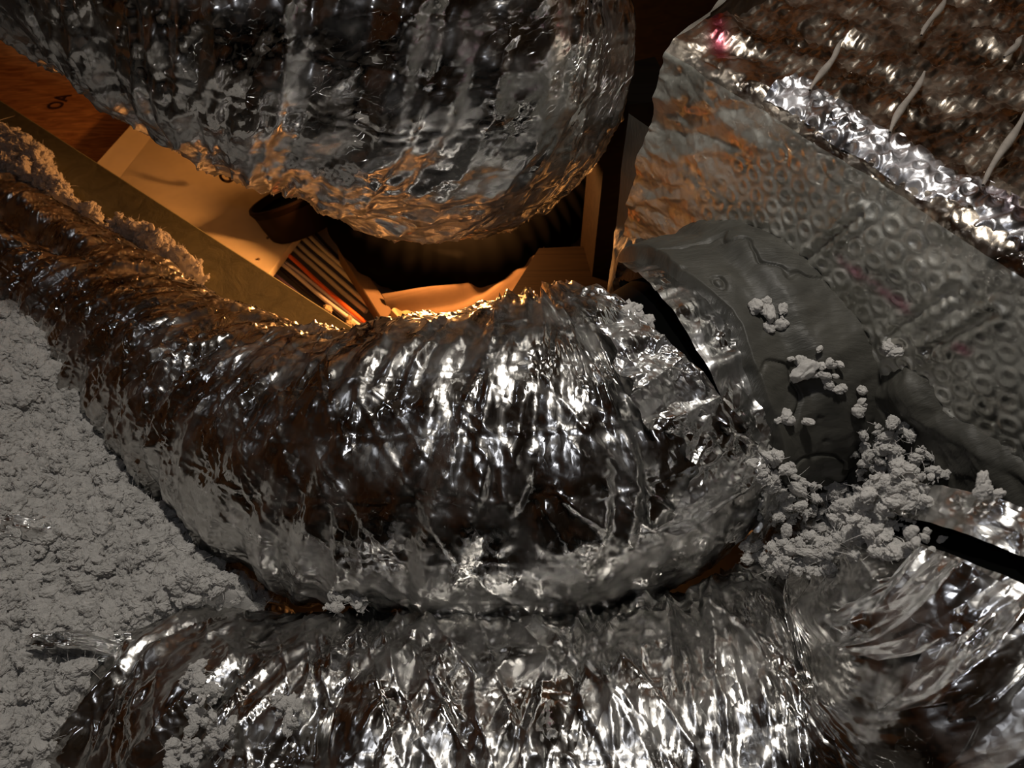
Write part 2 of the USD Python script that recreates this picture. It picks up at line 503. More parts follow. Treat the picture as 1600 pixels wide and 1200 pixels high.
# side wrap on the left end: from the silhouette edge straight back
edge = pts[0]
ks = np.linspace(0, .5, 60)
sg = edge[None] + ks[:, None, None] * (-.35 * NRM + .0 * EU + np.array([.25, .55, 0]))[None, None]
SS, TT = np.meshgrid(ks, W, indexing="ij")
sg = sg + (.004 * facets(SS, TT, .03, .03, 16) * np.minimum(1, SS / .02))[..., None] * np.array([-.9, .3, 0])
i0 = 108
obj("side_wrap", (sg[:, i0:].reshape(-1, 3), grid_faces(60, nw - i0)), "foil_wrap", plenum, True, sheet=np.stack([SS, TT, SS * 0], -1)[:, i0:].reshape(-1, 3), dust=np.full(60 * (nw - i0), .1), ink=np.zeros(60 * (nw - i0)))
# bright foil tape over the ridge
nt1, nt2 = 420, 34
ut = np.linspace(.055, .62, nt1); vt = np.linspace(-.052, .002, nt2)
Ut, Vt_ = np.meshgrid(ut, vt, indexing="ij")
edge_w = .012 * fbm2(Ut, Vt_ * 0, 26, 41)
Vw = Vt_ + edge_w * np.abs(Vt_ + .02) / .03
lt = .006 + .010 * fbm2(Ut, Vw, 5, 6) + .0035 * facets(Ut, Vw, .012, .012, 42) + .003 * bubbles(Ut, Vw) - .006 * smoothstep(.5, 1, np.abs(Vt_ + .025) / .027)
ink_t = smoothstep(.25, .4, Ut) * smoothstep(.05, .4, fbm2(Ut, Vw, 12, 43)) * smoothstep(.55, .4, Ut)
obj("edge_tape", (wrap_point(Ut, Vw, lt).reshape(-1, 3), grid_faces(nt1, nt2)[:, ::-1]), "foil_tape", plenum, True, label="bright silver tape along the ridge, smeared with pink ink", sheet=np.stack([Ut, Vw, Ut * 0], -1).reshape(-1, 3), dust=np.zeros(Ut.size), ink=ink_t.ravel())
# pale crease strips on the top
for (x0, y0, x1, y1) in ((1318, 62, 1268, 140), (1445, 112, 1388, 208), (1482, -10, 1440, 55), (1608, 165, 1535, 290), (1600, 55, 1572, 88)):
    p, q = on_z(x0, y0, ZT + .012), on_z(x1, y1, ZT + .012)
    n = 24
    t = np.linspace(0, 1, n)[:, None]
    c = p + (q - p) * t + np.array([.003, .002, 0]) * np.sin(t * 7 + x0)
    rr = .0034 * np.sin(np.pi * np.clip(t[:, 0] * .94 + .03, 0, 1)) ** .6 * (1 + .2 * np.sin(t[:, 0] * 13 + y0))
    tb = Tube(c, np.maximum(rr, .0012), 40, 10)
    obj("foil_crease", tb.mesh(0 * tb.S), "pale_tape", plenum, True)
# mastic coat brushed over the lower part of the front
mu, mw = 330, 300
Um = np.linspace(uL1 - .012, .62, mu); Wm = np.linspace(.12, .60, mw)
UM, WM = np.meshgrid(Um, Wm, indexing="ij")
sd = signed(MASTIC_PX, UM, WM) + .014 * fbm2(UM, WM, 22, 51) + .004 * fbm2(UM, WM, 90, 52)
left_cut = UM - (uL1 + .002) + .006 * fbm2(UM, WM, 30, 58)
sd = np.minimum(sd, left_cut)
strokes = .0035 * fbm2(UM * .45 + WM * .4, WM * 2.2 - UM * 1.2, 22, 53) + .0045 * facets(UM, WM, .055, .04, 54, .6) + .0012 * facets(UM, WM, .012, .02, 55)
lumps = .010 * np.clip(fbm2(UM, WM, 12, 56), 0, 1)
lm = -.012 + .022 * smoothstep(-.022, .016, sd) + (strokes + lumps) * smoothstep(0, .02, sd) + .010 * fbm2(UM, WM, 5, 6)
obj("mastic_coat", (wrap_point(UM, WM, lm).reshape(-1, 3), grid_faces(mu, mw)[:, ::-1]), "mastic", plenum, True, label="dark grey brushed-on mastic sealant on the lower front")

# ------------------------------------------------------------------ collars and ducts
C1 = at(1046, 606, .95)
CV = dir_img(1046, 606, -.66, .75, .16)
C0 = C1 - .115 * CV + .03 * RGT - .035 * UPV


CO = .016 * (RGT * .75 - UPV * .66)


def sleeve(parent, c0, c1, r0, r1, seed, dust=0.0):
    mid = (c0 + c1) / 2
    tb = Tube([c0, mid, c1], [r0, (r0 + r1) / 2, r1], 130, 420)
    s, a = tb.S, tb.A
    d = .006 * facets(s, a, .15, .03, seed, .8) + .003 * facets(s, a, .03, .012, seed + 1, .9) + .0012 * facets(s, a, .012, .008, seed + 2)
    d += .004 * fbm2(s, a, 12, seed + 3)
    return tb, d


collar = thing("duct_collar", "crumpled foil collar smeared with grey mastic where the middle duct meets the box", "duct collar", "duct collars on the box")
tb, d = sleeve(collar, C0 + CO, C1 + CO, .140, .178, 101)
obj("sleeve", tb.mesh(d), "foil_bright", collar, True, sheet=tb.sheet(), dust=np.full(tb.S.size, .0))
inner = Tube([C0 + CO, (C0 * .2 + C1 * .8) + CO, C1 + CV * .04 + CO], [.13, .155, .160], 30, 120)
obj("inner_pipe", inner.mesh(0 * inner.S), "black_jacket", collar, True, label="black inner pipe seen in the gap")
# mastic blanket over the collar
tb = Tube([CO + C0 - (C1 - C0) * .55, CO + C0 + (C1 - C0) * .4, CO + C0 + (C1 - C0) * .95], [.145, .171, .183], 220, 520)
s, T, a = tb.S, tb.T, tb.A
x = np.clip((s / tb.L - .34) / .66, 0, 1)
cover = .74 + .14 * fbm2(a, s * 0, 5, 111) + .10 * fbm2(a, s * 0, 14, 112) + .22 * np.exp(-((T - 1.15) / .5) ** 2) - .10 * np.exp(-((T + .25) / .35) ** 2)
edge = (cover - x) * tb.L * .66
cellp = facets(s, a, .05, .06, 113, .4)
d = -.030 + .036 * smoothstep(-.006, .010, edge) + smoothstep(0, .03, edge) * (.003 * cellp + .010 * fbm2(s, a * .6, 16, 114) + .009 * fbm2(s, a, 9, 115) + .0025 * fbm2(s * .3, a, 60, 117)) + .010 * smoothstep(0, .01, edge) * np.exp(-((T - 1.1) / .5) ** 2)
cr = np.abs(fbm2(s, a, 8, 116))
d -= .004 * np.exp(-(cr / .012) ** 2) * smoothstep(0, .02, edge)
d += .012 * smoothstep(.35, .1, x)
obj("mastic_blanket", tb.mesh(d), "mastic", collar, True, label="thick lumpy dark grey mastic on the collar")

# middle duct
P_mid = [C1 + .016 * CV, C1 + .06 * CV, on_z(905, 715, .33), on_z(760, 720, .33), on_z(570, 735, .30), on_z(455, 708, .27), on_z(352, 645, .235), on_z(235, 555, .19), on_z(112, 465, .15), on_z(0, 385, .13), on_z(-140, 290, .11), on_z(-420, 120, .08)]
R_mid = [.184, .194, .198, .192, .175, .158, .145, .132, .128, .126, .125, .125]
mid_duct = thing("flexible_duct", "fat crumpled silver foil duct curving across the middle from the mastic collar into insulation", "duct", "foil ducts")
tb = Tube(P_mid, R_mid, 820, 400, smooth=.026)
d = jacket(tb, 200, pleat=1.25)
# open, puckered mouth next to the gap
d += .012 * np.exp(-(tb.S / .02) ** 2) * facets(tb.S, tb.A, .5, .03, 215)
# the slack crease that runs along the far run
far = smoothstep(.95, 1.25, tb.S)
d -= .05 * far * np.exp(-((tb.T - .15) / .22) ** 2)
under = smoothstep(-.95, -1.45, tb.T) * smoothstep(.05, .2, tb.S)
dust = .18 * smoothstep(.8, 1.0, np.abs(tb.T) / 1.5) * smoothstep(.9, .5, tb.S) * (tb.T < 0) - .12
calm = smoothstep(-.95, -1.25, tb.T) * smoothstep(.34, .22, tb.S)
d *= 1 - .6 * calm
obj("foil_jacket", tb.mesh(d), "foil", mid_duct, True, sheet=tb.sheet(), dust=dust.ravel())
MID = tb


def flap(parent, tube, s0, s1, t0, t1, n, m, seed, lift=.014, name="torn_flap", tips=7, label=None, mat_="foil_bright"):
    """A torn tongue of foil lying on the duct, with a ragged free edge."""
    q = np.linspace(0, 1, n); w = np.linspace(0, 1, m)
    Q, Wt = np.meshgrid(q, w, indexing="ij")
    rag = .62 + .30 * facets(Wt * 1.0, Wt * 0, 1 / tips, 1.0, seed) + .1 * facets(Wt, Wt * 0, 1 / (tips * 3), 1.0, seed + 1)
    s = s0 + (s1 - s0) * Q * np.clip(rag, .25, 1.1)
    T = t0 + (t1 - t0) * Wt + .12 * (Q - .3) * fbm2(Wt, Q, 3, seed + 2)
    a = T * .2
    cur = tube.rs(s)
    lf = lift * (.5 + .7 * Q) + .010 * facets(s, a, .06, .022, seed + 3, .2) + .005 * facets(s, a, .02, .011, seed + 4) + .0012 * facets(s, a, .006, .005, seed + 5)
    lf = np.maximum(lf, .002)
    c, t, nn, b = tube.frame(s)
    v = c + (cur + lf)[..., None] * (np.cos(T)[..., None] * nn + np.sin(T)[..., None] * b)
    f = grid_faces(n, m)
    obj(name, (v.reshape(-1, 3), f), mat_, parent, True, label=label, sheet=np.stack([s, a, s * 0], -1).reshape(-1, 3), dust=np.full(Q.size, -.1))


flap(mid_duct, MID, .002, .13, -1.15, .4, 150, 230, 301, lift=.010, label="bright torn foil flap at the duct mouth")
flap(mid_duct, MID, .002, .05, -1.9, -1.3, 90, 160, 321, lift=.012, name="torn_edge")

# lower duct
Dm = at(1690, 985, .665)
DV = dir_img(1690, 985, -.46, .88, .16)
D0 = Dm - .035 * DV
collar2 = thing("duct_collar", "creased foil collar at the right edge joining the lower foreground duct to the box", "duct collar", "duct collars on the box")
tb, d = sleeve(collar2, D0, Dm, .192, .194, 131)
obj("sleeve", tb.mesh(d), "foil_bright", collar2, True, sheet=tb.sheet(), dust=np.full(tb.S.size, .08))
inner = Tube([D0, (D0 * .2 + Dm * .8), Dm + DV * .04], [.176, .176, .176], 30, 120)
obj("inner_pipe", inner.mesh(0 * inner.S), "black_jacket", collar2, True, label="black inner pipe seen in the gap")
P_low = [Dm + .012 * DV, Dm + .06 * DV, at(1530, 1140, .73), on_z(1310, 1180, .225), on_z(1130, 1215, .205), on_z(900, 1240, .195), on_z(640, 1245, .18), on_z(450, 1225, .16), on_z(300, 1195, .115), on_z(150, 1165, .03), on_z(-20, 1130, -.06)]
R_low = [.186, .192, .196, .198, .198, .195, .190, .185, .18, .175, .17]
low_duct = thing("flexible_duct", "dark silver foil duct along the bottom edge, its left end buried in white insulation", "duct", "foil ducts")
tb = Tube(P_low, R_low, 560, 400, smooth=.026)
d = jacket(tb, 400, pleat=1.15)
dust = .10 * np.exp(-((tb.T + .0) / .5) ** 2) * smoothstep(.9, .4, np.abs(tb.S - .55)) - .12
calm = smoothstep(.5, .15, tb.T) * smoothstep(.85, .55, tb.S)
d *= 1 - .12 * calm
obj("foil_jacket", tb.mesh(d), "foil", low_duct, True, sheet=tb.sheet(), dust=dust.ravel())
flap(low_duct, tb, .003, .075, .0, .95, 110, 240, 421, lift=.010, tips=8, label="bright crumpled foil flap beside the gap")

# upper duct
P_up = [at(775, 95, 1.38), at(745, 98, 1.17), at(712, 90, 1.01), at(655, 62, .905), at(560, 5, .865), at(430, -58, .85), at(306, -115, .85), at(120, -215, .87), at(-100, -330, .90), at(-520, -540, .98)]
R_up = [.20, .215, .228, .235, .237, .234, .222, .215, .21, .20]
up_duct = thing("flexible_duct", "large silver foil duct crossing the top, hanging over the lit gap", "duct", "foil ducts")
tb = Tube(P_up, R_up, 760, 440)
d = jacket(tb, 500, pleat=1.25, shear=-.08, lng=2.0, dense=.75)
jl = smoothstep(.16, .20, tb.S)
dust = .12 * smoothstep(.55, 1.0, tb.S) + .0 * tb.T - .14 + .12 * (1 - jl) + .40 * smoothstep(-1.2, -2.0, tb.T)
obj("foil_jacket", tb.mesh(d), "foil_upper", up_duct, True, sheet=tb.sheet(), dust=dust.ravel())

# ------------------------------------------------------------------ loose white insulation
rng = np.random.default_rng(7)


def tuft_mesh(seed, sub=3, squash=.7):
    m = trimesh.creation.icosphere(sub, 1.0)
    v = np.array(m.vertices)
    o = seed * 13.1
    n = meshkit.fbm(v * 1.5 + o, 3, seed) * 2 - 1
    n2 = np.abs(meshkit.fbm(v * 3.4 + o, 3, seed + 5) * 2 - 1)
    v = v * (1 + .45 * n + .22 * (meshkit.fbm(v * 3 + o, 3, seed + 7) * 2 - 1) - .12 * n2 + .16 * (meshkit.fbm(v * 8 + o, 3, seed + 8) * 2 - 1) + .05)[:, None]
    r = np.random.default_rng(seed)
    v = v * np.array([1, r.uniform(.55, .9), squash * r.uniform(.7, 1.1)])
    return v, np.array(m.faces)


TUFTS = [tuft_mesh(20 + k, 4) for k in range(7)]


def rot(r):
    return trimesh.transformations.random_rotation_matrix(r.random(3))[:3, :3]


def tufts(parent, centres, sizes, seed, name="tufts"):
    """Fluffy tufts scattered over a heap: one PointInstancer part."""
    path = parent + "/" + numbered(name, parent)
    pi = UsdGeom.PointInstancer.Define(stage, path)
    r = np.random.default_rng(seed)
    tg = []
    for k, t in enumerate(TUFTS):
        p = f"{path}/tuft_shape" + (f"_{k:03d}" if k else "")
        usdkit.mesh(stage, p, t, MAT["insulation_white"], True)
        tg.append(p)
    pi.CreatePrototypesRel().SetTargets([Sdf.Path(p) for p in tg])
    n = len(centres)
    pi.CreateProtoIndicesAttr(Vt.IntArray.FromNumpy(r.integers(0, len(TUFTS), n).astype(np.int32)))
    pi.CreatePositionsAttr(Vt.Vec3fArray.FromNumpy(np.asarray(centres, np.float32)))
    pi.CreateScalesAttr(Vt.Vec3fArray.FromNumpy((np.asarray(sizes)[:, None] * r.uniform(.8, 1.2, (n, 3))).astype(np.float32)))
    q = r.normal(size=(n, 4)); q /= np.linalg.norm(q, axis=1, keepdims=True)
    pi.CreateOrientationsAttr(Vt.QuathArray([Gf.Quath(*[float(x) for x in w]) for w in q]))
    tag(pi, kind="stuff")
    # loose fibres standing out of the tufts
    m = int(n * 1.3)
    k = r.integers(0, n, m)
    u = r.normal(size=(m, 3)); u[:, 2] += .4; u /= np.linalg.norm(u, axis=1, keepdims=True)
    w = r.normal(size=(m, 3)) * .8
    sz = np.asarray(sizes)[k][:, None]
    ln = sz * r.uniform(.5, 1.3, (m, 1))
    t = np.linspace(0, 1, 5)[None, :, None]
    P = (np.asarray(centres)[k] + u * sz * .6)[:, None] + (u[:, None] * t + w[:, None] * t ** 2) * ln[:, None]
    path = parent + "/" + numbered("fibres", parent)
    bc = UsdGeom.BasisCurves.Define(stage, path)
    bc.CreateTypeAttr("linear")
    bc.CreateCurveVertexCountsAttr(Vt.IntArray.FromNumpy(np.full(m, 5, np.int32)))
    bc.CreatePointsAttr(Vt.Vec3fArray.FromNumpy(P.reshape(-1, 3).astype(np.float32)))
    bc.CreateWidthsAttr(Vt.FloatArray.FromNumpy(np.tile(np.array([1.0, .9, .75, .55, .3]) * .0008, m).astype(np.float32)))
    bc.SetWidthsInterpolation("vertex")
    UsdShade.MaterialBindingAPI.Apply(bc.GetPrim()).Bind(MAT["insulation_white"])
    tag(bc, kind="stuff")


def heap(label, poly, H, x0, x1, y0, y1, n, count, size, seed, edge=.05, floor_z=-.05):
    r = np.random.default_rng(seed)
    nx, ny = n
    X, Y = np.meshgrid(np.linspace(x0, x1, nx), np.linspace(y0, y1, ny), indexing="ij")
    pt = shapely.points(X.ravel(), Y.ravel())
    sd = np.where(shapely.contains(poly, pt), 1, -1) * shapely.distance(pt, poly.boundary)
    sd = sd.reshape(X.shape)
    top = H(X, Y)
    e = smoothstep(-edge * .3, edge, sd + .015 * fbm2(X, Y, 18, seed))
    lump = .040 * fbm2(X, Y, 11, seed + 1) + .022 * fbm2(X, Y, 34, seed + 2, 5) + .006 * np.abs(fbm2(X, Y, 110, seed + 3))
    Z = floor_z + (top - floor_z) * e + lump * e
    path = thing("blown_insulation", label, "insulation", kind="stuff")
    f = grid_faces(nx, ny)
    keep = (e.ravel()[f] > .02).all(1)
    obj("heap", (np.stack([X, Y, Z], -1).reshape(-1, 3), f[keep]), "insulation_white", path, True, kind="stuff")
    ok = np.argwhere((sd > -.004))
    pick = ok[r.integers(0, len(ok), count)]
    i, j = pick[:, 0], pick[:, 1]
    c = np.stack([X[i, j], Y[i, j], Z[i, j]], 1) + r.uniform(-.004, .004, (count, 3))
    c[:, 2] += r.uniform(-.004, .006, count)
    tufts(path, c, size * np.clip(r.lognormal(0, .35, count), .4, 1.6), seed + 9)
    m = int(count * 1.6)
    k = r.integers(0, count, m)
    u = r.normal(size=(m, 3)); u[:, 2] = np.abs(u[:, 2]); u /= np.linalg.norm(u, axis=1, keepdims=True)
    tufts(path, c[k] + u * size * .9, size * .38 * r.lognormal(0, .35, m), seed + 19)
    return path


def world_poly(pxs, z):
    return Polygon([on_z(x, y, z)[:2] for x, y in pxs])


left_poly = world_poly([(-420, 300), (-60, 380), (40, 425), (120, 480), (180, 590), (235, 700), (335, 790), (415, 870), (500, 925), (530, 965), (440, 990), (330, 990), (245, 1020), (225, 1100), (170, 1180), (120, 1330), (-420, 1400)], .26)
def H_left(x, y):
    return .24 + .05 * smoothstep(.9, .2, y) + .02 * np.sin(x * 9 + y * 4)
heap("broad grey-white heap of fluffy blown insulation filling the left and lower left", left_poly, H_left, -1.45, -.15, .02, 1.5, (520, 560), 14000, .0075, 61, edge=.06)
strip_poly = world_poly([(-200, 130), (30, 195), (70, 215), (120, 285), (190, 325), (260, 350), (320, 392), (335, 420), (290, 425), (230, 400), (160, 352), (90, 320), (0, 285), (-200, 200)], .21)
heap("strip of white fluffy insulation lying along the olive joist at upper left", strip_poly, lambda x, y: .215 + 0 * x, -1.5, -.3, .8, 1.9, (420, 380), 3000, .0075, 81, edge=.03)


def clump_cloud(centre, axes, n, size, seed, flat=None):
    """Merged tufts filling an ellipsoid: one irregular mesh."""
    r = np.random.default_rng(seed)
    vs, fs, k = [], [], 0
    for i in range(n):
        v, f = tuft_mesh(100 + seed * 31 + i, 3)
        u = r.normal(size=3); u = u / np.linalg.norm(u) * r.random() ** .4
        p = np.array(centre) + axes[0] * u[0] + axes[1] * u[1] + axes[2] * u[2]
        sc = size * r.lognormal(0, .35)
        vs.append(v * sc @ rot(r).T + p); fs.append(f + k); k += len(v)
    return np.vstack(vs), np.vstack(fs)


# the pile caught between collar, middle duct and lower duct, and the one on the mastic
def pile(label, spots, size, seed, per=26):
    path = thing("blown_insulation", label, "insulation", kind="stuff")
    r = np.random.default_rng(seed)
    C, Sz = [], []
    for (px, py, t, rad) in spots:
        c = lie(px, py, t)
        rad = rad * 1.2
        k = int(per * (rad / .03) ** 2)
        u = r.normal(size=(k, 3)); u = u / np.linalg.norm(u, axis=1, keepdims=True) * (r.random((k, 1)) ** .4)
        C.append(c + u * rad); Sz.append(size * np.clip(r.lognormal(0, .35, k), .5, 1.5))
    C, Sz = np.vstack(C), np.hstack(Sz)
    u = r.normal(size=(len(C) * 2, 3)); u /= np.linalg.norm(u, axis=1, keepdims=True)
    tufts(path, np.vstack([C, np.repeat(C, 2, 0) + u * size]), np.r_[Sz, np.repeat(Sz, 2) * .42], seed + 1)


pile("pile of white insulation wedged between the mastic collar and the two lower ducts",
     [(1195, 725, .0, .022), (1225, 775, .0, .03), (1195, 830, .005, .025), (1250, 835, .01, .034), (1305, 820, .01, .036), (1360, 825, .01, .028), (1300, 775, .005, .026), (1240, 870, .01, .024), (1345, 790, .005, .026), (1190, 872, .005, .018), (1300, 862, .01, .024), (1380, 850, .01, .015)], .0062, 71, per=46)
pile("ragged clot of white insulation stuck on dark mastic right of the collar",
     [(1385, 690, .008, .020), (1400, 720, .010, .024), (1370, 745, .01, .02), (1415, 765, .012, .022), (1395, 780, .01, .02), (1435, 725, .005, .014), (1355, 710, .005, .012), (1405, 670, .005, .012)], .0052, 73, per=36)

pile("thin white insulation patches lying on the lower duct near its buried left end",
     [(320, 1100, .004, .016), (300, 1060, .004, .012), (345, 1150, .004, .016), (455, 1115, .003, .012), (440, 1085, .003, .010), (290, 1170, .004, .016), (525, 945, .004, .012), (560, 940, .003, .010)], .0055, 75, per=40)

CL = [
    (1185, 478, .016, .007, 8, "small white fluffy clump on grey mastic below the embossed foil"),
    (1212, 497, .012, .022, 8, "narrow hanging white tuft just under the clump on upper mastic"),
    (1293, 566, .015, .018, 9, "white clump on the collar mastic, middle of the crumbs there"),
    (1268, 580, .012, .006, 5, "tiny white crumb left of the middle collar clump"),
    (1240, 563, .008, .004, 4, "tiny pale fleck on the upper left of the collar mastic"),
    (1302, 600, .012, .006, 5, "small white crumb below the middle collar clump"),
    (1343, 632, .006, .016, 6, "thin upright white tuft at the right rim of the collar mastic"),
    (1235, 655, .024, .004, 6, "thin pale streak of insulation across the collar mastic"),
    (1468, 739, .010, .004, 5, "small pale tuft alone on the far right mastic, right of the clot"),
    (1392, 548, .010, .004, 5, "tiny white tuft at the end of the foil seam"),
    (1535, 765, .014, .008, 6, "grey-white crumb on mastic near the right picture edge"),
    (1450, 848, .020, .012, 10, "white clump beside the black gap of the lower duct"),
    (985, 492, .024, .014, 20, "white tuft on top of the middle duct mouth"),
]
for k, (px, py, a, b, n, lab) in enumerate(CL):
    p = lie(px, py, .004)
    obj("insulation_clump", clump_cloud(p, (RGT * a + UPV * -a * .25, UPV * b, NRM * .005), n, .0052, 900 + k), "insulation_white", smooth=True, label=lab, cat="insulation", group="stray insulation clumps")

# foil that peeks out of the left heap
def scrap(px, py, z, w, h, seed, label):
    n = 70
    u, v = np.meshgrid(np.linspace(-1, 1, n), np.linspace(-1, 1, n), indexing="ij")
    p = on_z(px, py, z)
    hgt = .014 * facets(u, v, .35, .3, seed) + .006 * facets(u, v, .14, .12, seed + 1) - .04 * smoothstep(.45, 1.0, np.hypot(u, v) + .3 * fbm2(u, v, 2.2, seed))
    V = p + (u * w)[..., None] * np.array([1, 0, 0]) + (v * h)[..., None] * np.array([0, .9, -.2]) + hgt[..., None] * np.array([0, -.2, 1.0])
    obj("foil_scrap", (V.reshape(-1, 3), grid_faces(n, n)), "foil_bright", smooth=True, label=label, cat="foil", group="foil peeking out of the left heap", sheet=np.stack([u * w, v * h, u * 0], -1).reshape(-1, 3), dust=np.full(n * n, -.1))


scrap(35, 822, .315, .05, .03, 801, "crumpled silver foil peeking out of the left heap, upper one")
scrap(85, 1000, .315, .06, .02, 811, "thin glinting foil sliver in the left heap, lower one")

# ------------------------------------------------------------------ joist and the lit cavity
J0, J1 = on_z(-160, 52, .17), on_z(640, 567, .17)
jd = (J1 - J0) / np.linalg.norm(J1 - J0)
jn = np.array([jd[1], -jd[0], 0])            # towards the camera side
if jn[1] > 0: jn = -jn
wj = .095
obj("joist", beam_between(J0 + jn * wj / 2, J1 + jn * wj / 2, wj, .36, drop=.18, bevel=.004), "joist_wood", label="olive-brown wooden joist running diagonally beside the lit gap", cat="joist")


def slab(px_pts, z, thick=.02):
    """A flat board with the given outline (pixels dropped onto height z)."""
    pg = Polygon([on_z(x, y, z)[:2] for x, y in px_pts])
    m = trimesh.creation.extrude_polygon(pg, thick, engine="earcut")
    m.apply_translation([0, 0, z - thick])
    return np.array(m.vertices), np.array(m.faces)


ZB = -.08
ply = thing("plywood_board", "orange-brown plywood board with black stamp at upper left behind the joist", "plywood")
obj("board", slab([(-200, -60), (-200, 120), (0, 245), (175, 330), (232, 262), (300, 170), (300, 60), (100, -60)], ZB - .03), "orange_board", ply)
tm = meshkit.text_mesh("OA", .042, .001, bold=True)
bp = on_z(92, 172, ZB - .0295); bx = on_z(118, 142, ZB - .0295) - bp; bx /= np.linalg.norm(bx)
v = np.array(tm.vertices); by = np.cross([0, 0, 1.0], bx)
tv = bp + v[:, :1] * bx + v[:, 1:2] * by + v[:, 2:] * np.array([0, 0, 1.0])
obj("stamp", (tv, np.array(tm.faces)), "ink_black", "/World/plywood_board", label="black stamped letters")
cream = thing("cream_board", "bright cream-painted board lit orange between the plywood and the cables", "board")
obj("panel", slab([(188, 278), (250, 320), (416, 432), (452, 385), (640, 150), (420, 40), (300, 130), (243, 205)], ZB), "cream_paint", cream)
# sloping edge strip along its left side
a0, a1, b0, b1 = on_z(150, 256, ZB + .012), on_z(232, 165, ZB + .012), on_z(192, 281, ZB - .002), on_z(268, 180, ZB - .002)
ex = (a1 - a0) * .5
q = np.array([a0 - ex * .15, a1 + ex * 1.5, b1 + ex * 1.5, b0 - ex * .15])
sv = np.vstack([q, q - [0, 0, .02]])
sf = np.array([[0, 1, 2], [0, 2, 3], [4, 6, 5], [4, 7, 6], [0, 4, 5], [0, 5, 1], [1, 5, 6], [1, 6, 2], [2, 6, 7], [2, 7, 3], [3, 7, 4], [3, 4, 0]])
obj("edge_strip", (sv, sf[:, ::-1]), "cream_paint", cream)
for (px, py) in ((418, 372), (404, 405)):
    m = trimesh.creation.icosphere(2, .0035); m.apply_translation(on_z(px, py, ZB + .001))
    obj("nail_head", m, "tan_cloth", cream, True)

# round can with a black open top
ct, cb = on_z(456, 300, .0), on_z(482, 350, -.075)
ax = (cb - ct) / np.linalg.norm(cb - ct)
prof = np.array([(.0, .02), (.102, .02), (.104, .0), (.110, .0), (.112, .006), (.106, .02), (.102, .05), (.096, .082), (.088, .09), (.0, .092)])
can = thing("light_can", "dark brown round metal can with a black open top over the cream board", "light can")
def lathe(prof, n, c, ax):
    t = np.linspace(0, 2 * math.pi, n, endpoint=False)
    x = np.cross(ax, [0.3, 1, 0.1]); x /= np.linalg.norm(x); y = np.cross(ax, x)
    V = np.array([[c + ax * h + r * (math.cos(a) * x + math.sin(a) * y) for a in t] for r, h in prof]).reshape(-1, 3)
    f = []
    for i in range(len(prof) - 1):
        for j in range(n):
            k = (j + 1) % n
            f += [[i * n + j, i * n + k, (i + 1) * n + k], [i * n + j, (i + 1) * n + k, (i + 1) * n + j]]
    return V, np.array(f)
obj("body", lathe(prof[4:], 72, ct, ax), "dark_can", can, 40)
obj("rim", lathe(prof[1:6], 72, ct, ax), "dark_can", can, 40)
obj("opening", lathe(np.array([(.0, .018), (.103, .018)]), 72, ct, ax), "black_jacket", can, label="black opening")
th = np.linspace(0, 1.75 * math.pi, 40)
lp = on_z(352, 282, .0)
tb = Tube([lp + np.array([.014 * math.cos(t), .004 * t, .016 * math.sin(t)]) for t in th], [.0035] * 40, 80, 10, smooth=.01)
obj("bracket_hook", tb.mesh(0 * tb.S), "dark_can", can, True)

# black duct hanging behind
tb = Tube([on_z(555, 310, .03), on_z(635, 392, -.03), on_z(735, 396, -.04), on_z(840, 340, -.03), on_z(960, 250, .0)], [.085, .096, .098, .095, .09], 160, 120)
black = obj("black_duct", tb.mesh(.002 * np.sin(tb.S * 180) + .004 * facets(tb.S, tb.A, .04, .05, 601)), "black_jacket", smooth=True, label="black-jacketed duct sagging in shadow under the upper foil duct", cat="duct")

# cables
def cable(pts, r, m, label, z=.0):
    P = np.array([on_z(x, y, zz) for x, y, zz in pts])
    tb = Tube(P, [r] * len(P), 60, 12)
    obj("cable", tb.mesh(0 * tb.S), m, smooth=True, label=label, cat="cable", group="cables in the lit gap")


zc = -.11
cable([(360, 345, zc), (415, 392, zc), (465, 432, zc), (520, 478, zc), (590, 530, zc - .02)], .0048, "cable_white", "white cable leaving the corner of the cream board, lowest pale one")
cable([(350, 360, zc - .01), (410, 415, zc - .01), (440, 437, zc - .01), (478, 470, zc - .01), (560, 540, zc - .03)], .0040, "cable_violet", "dull violet cable nearest the joist")
cable([(370, 340, zc - .004), (430, 398, zc - .004), (470, 428, zc - .004), (520, 468, zc - .004), (600, 532, zc - .02)], .0042, "cable_white", "white cable second from the joist side, beside the cream board corner")
cable([(380, 330, zc + .002), (440, 390, zc + .012), (462, 408, zc + .004), (492, 437, zc), (530, 470, zc), (566, 500, zc), (600, 528, zc - .02)], .0052, "cable_orange", "bright orange cable running through the bundle")
cable([(372, 352, zc - .012), (424, 404, zc - .012), (480, 455, zc - .012), (560, 522, zc - .03)], .0055, "cable_black", "black cable between the violet and the white ones")
cable([(400, 330, zc - .01), (455, 385, zc - .01), (500, 425, zc - .01), (545, 465, zc - .01), (572, 487, zc - .012)], .0055, "cable_cream", "cream cable just right of the orange one")
cable([(420, 330, zc - .004), (470, 385, zc - .004), (510, 420, zc - .004), (552, 456, zc - .004), (576, 477, zc - .006)], .0055, "cable_cream", "cream cable second right of the orange one")
cable([(440, 335, zc), (480, 378, zc), (520, 412, zc), (560, 447, zc), (582, 467, zc - .002)], .0060, "cable_cream", "cream cable third right of the orange one, thickest")
cable([(450, 330, zc + .004), (500, 385, zc + .004), (540, 420, zc + .004), (572, 447, zc)], .0045, "cable_cream", "cream cable on the right edge of the bundle")
cable([(470, 335, zc - .01), (515, 388, zc - .01), (550, 422, zc - .01), (585, 452, zc - .01)], .0045, "cable_black", "dark cable behind the right edge of the bundle")
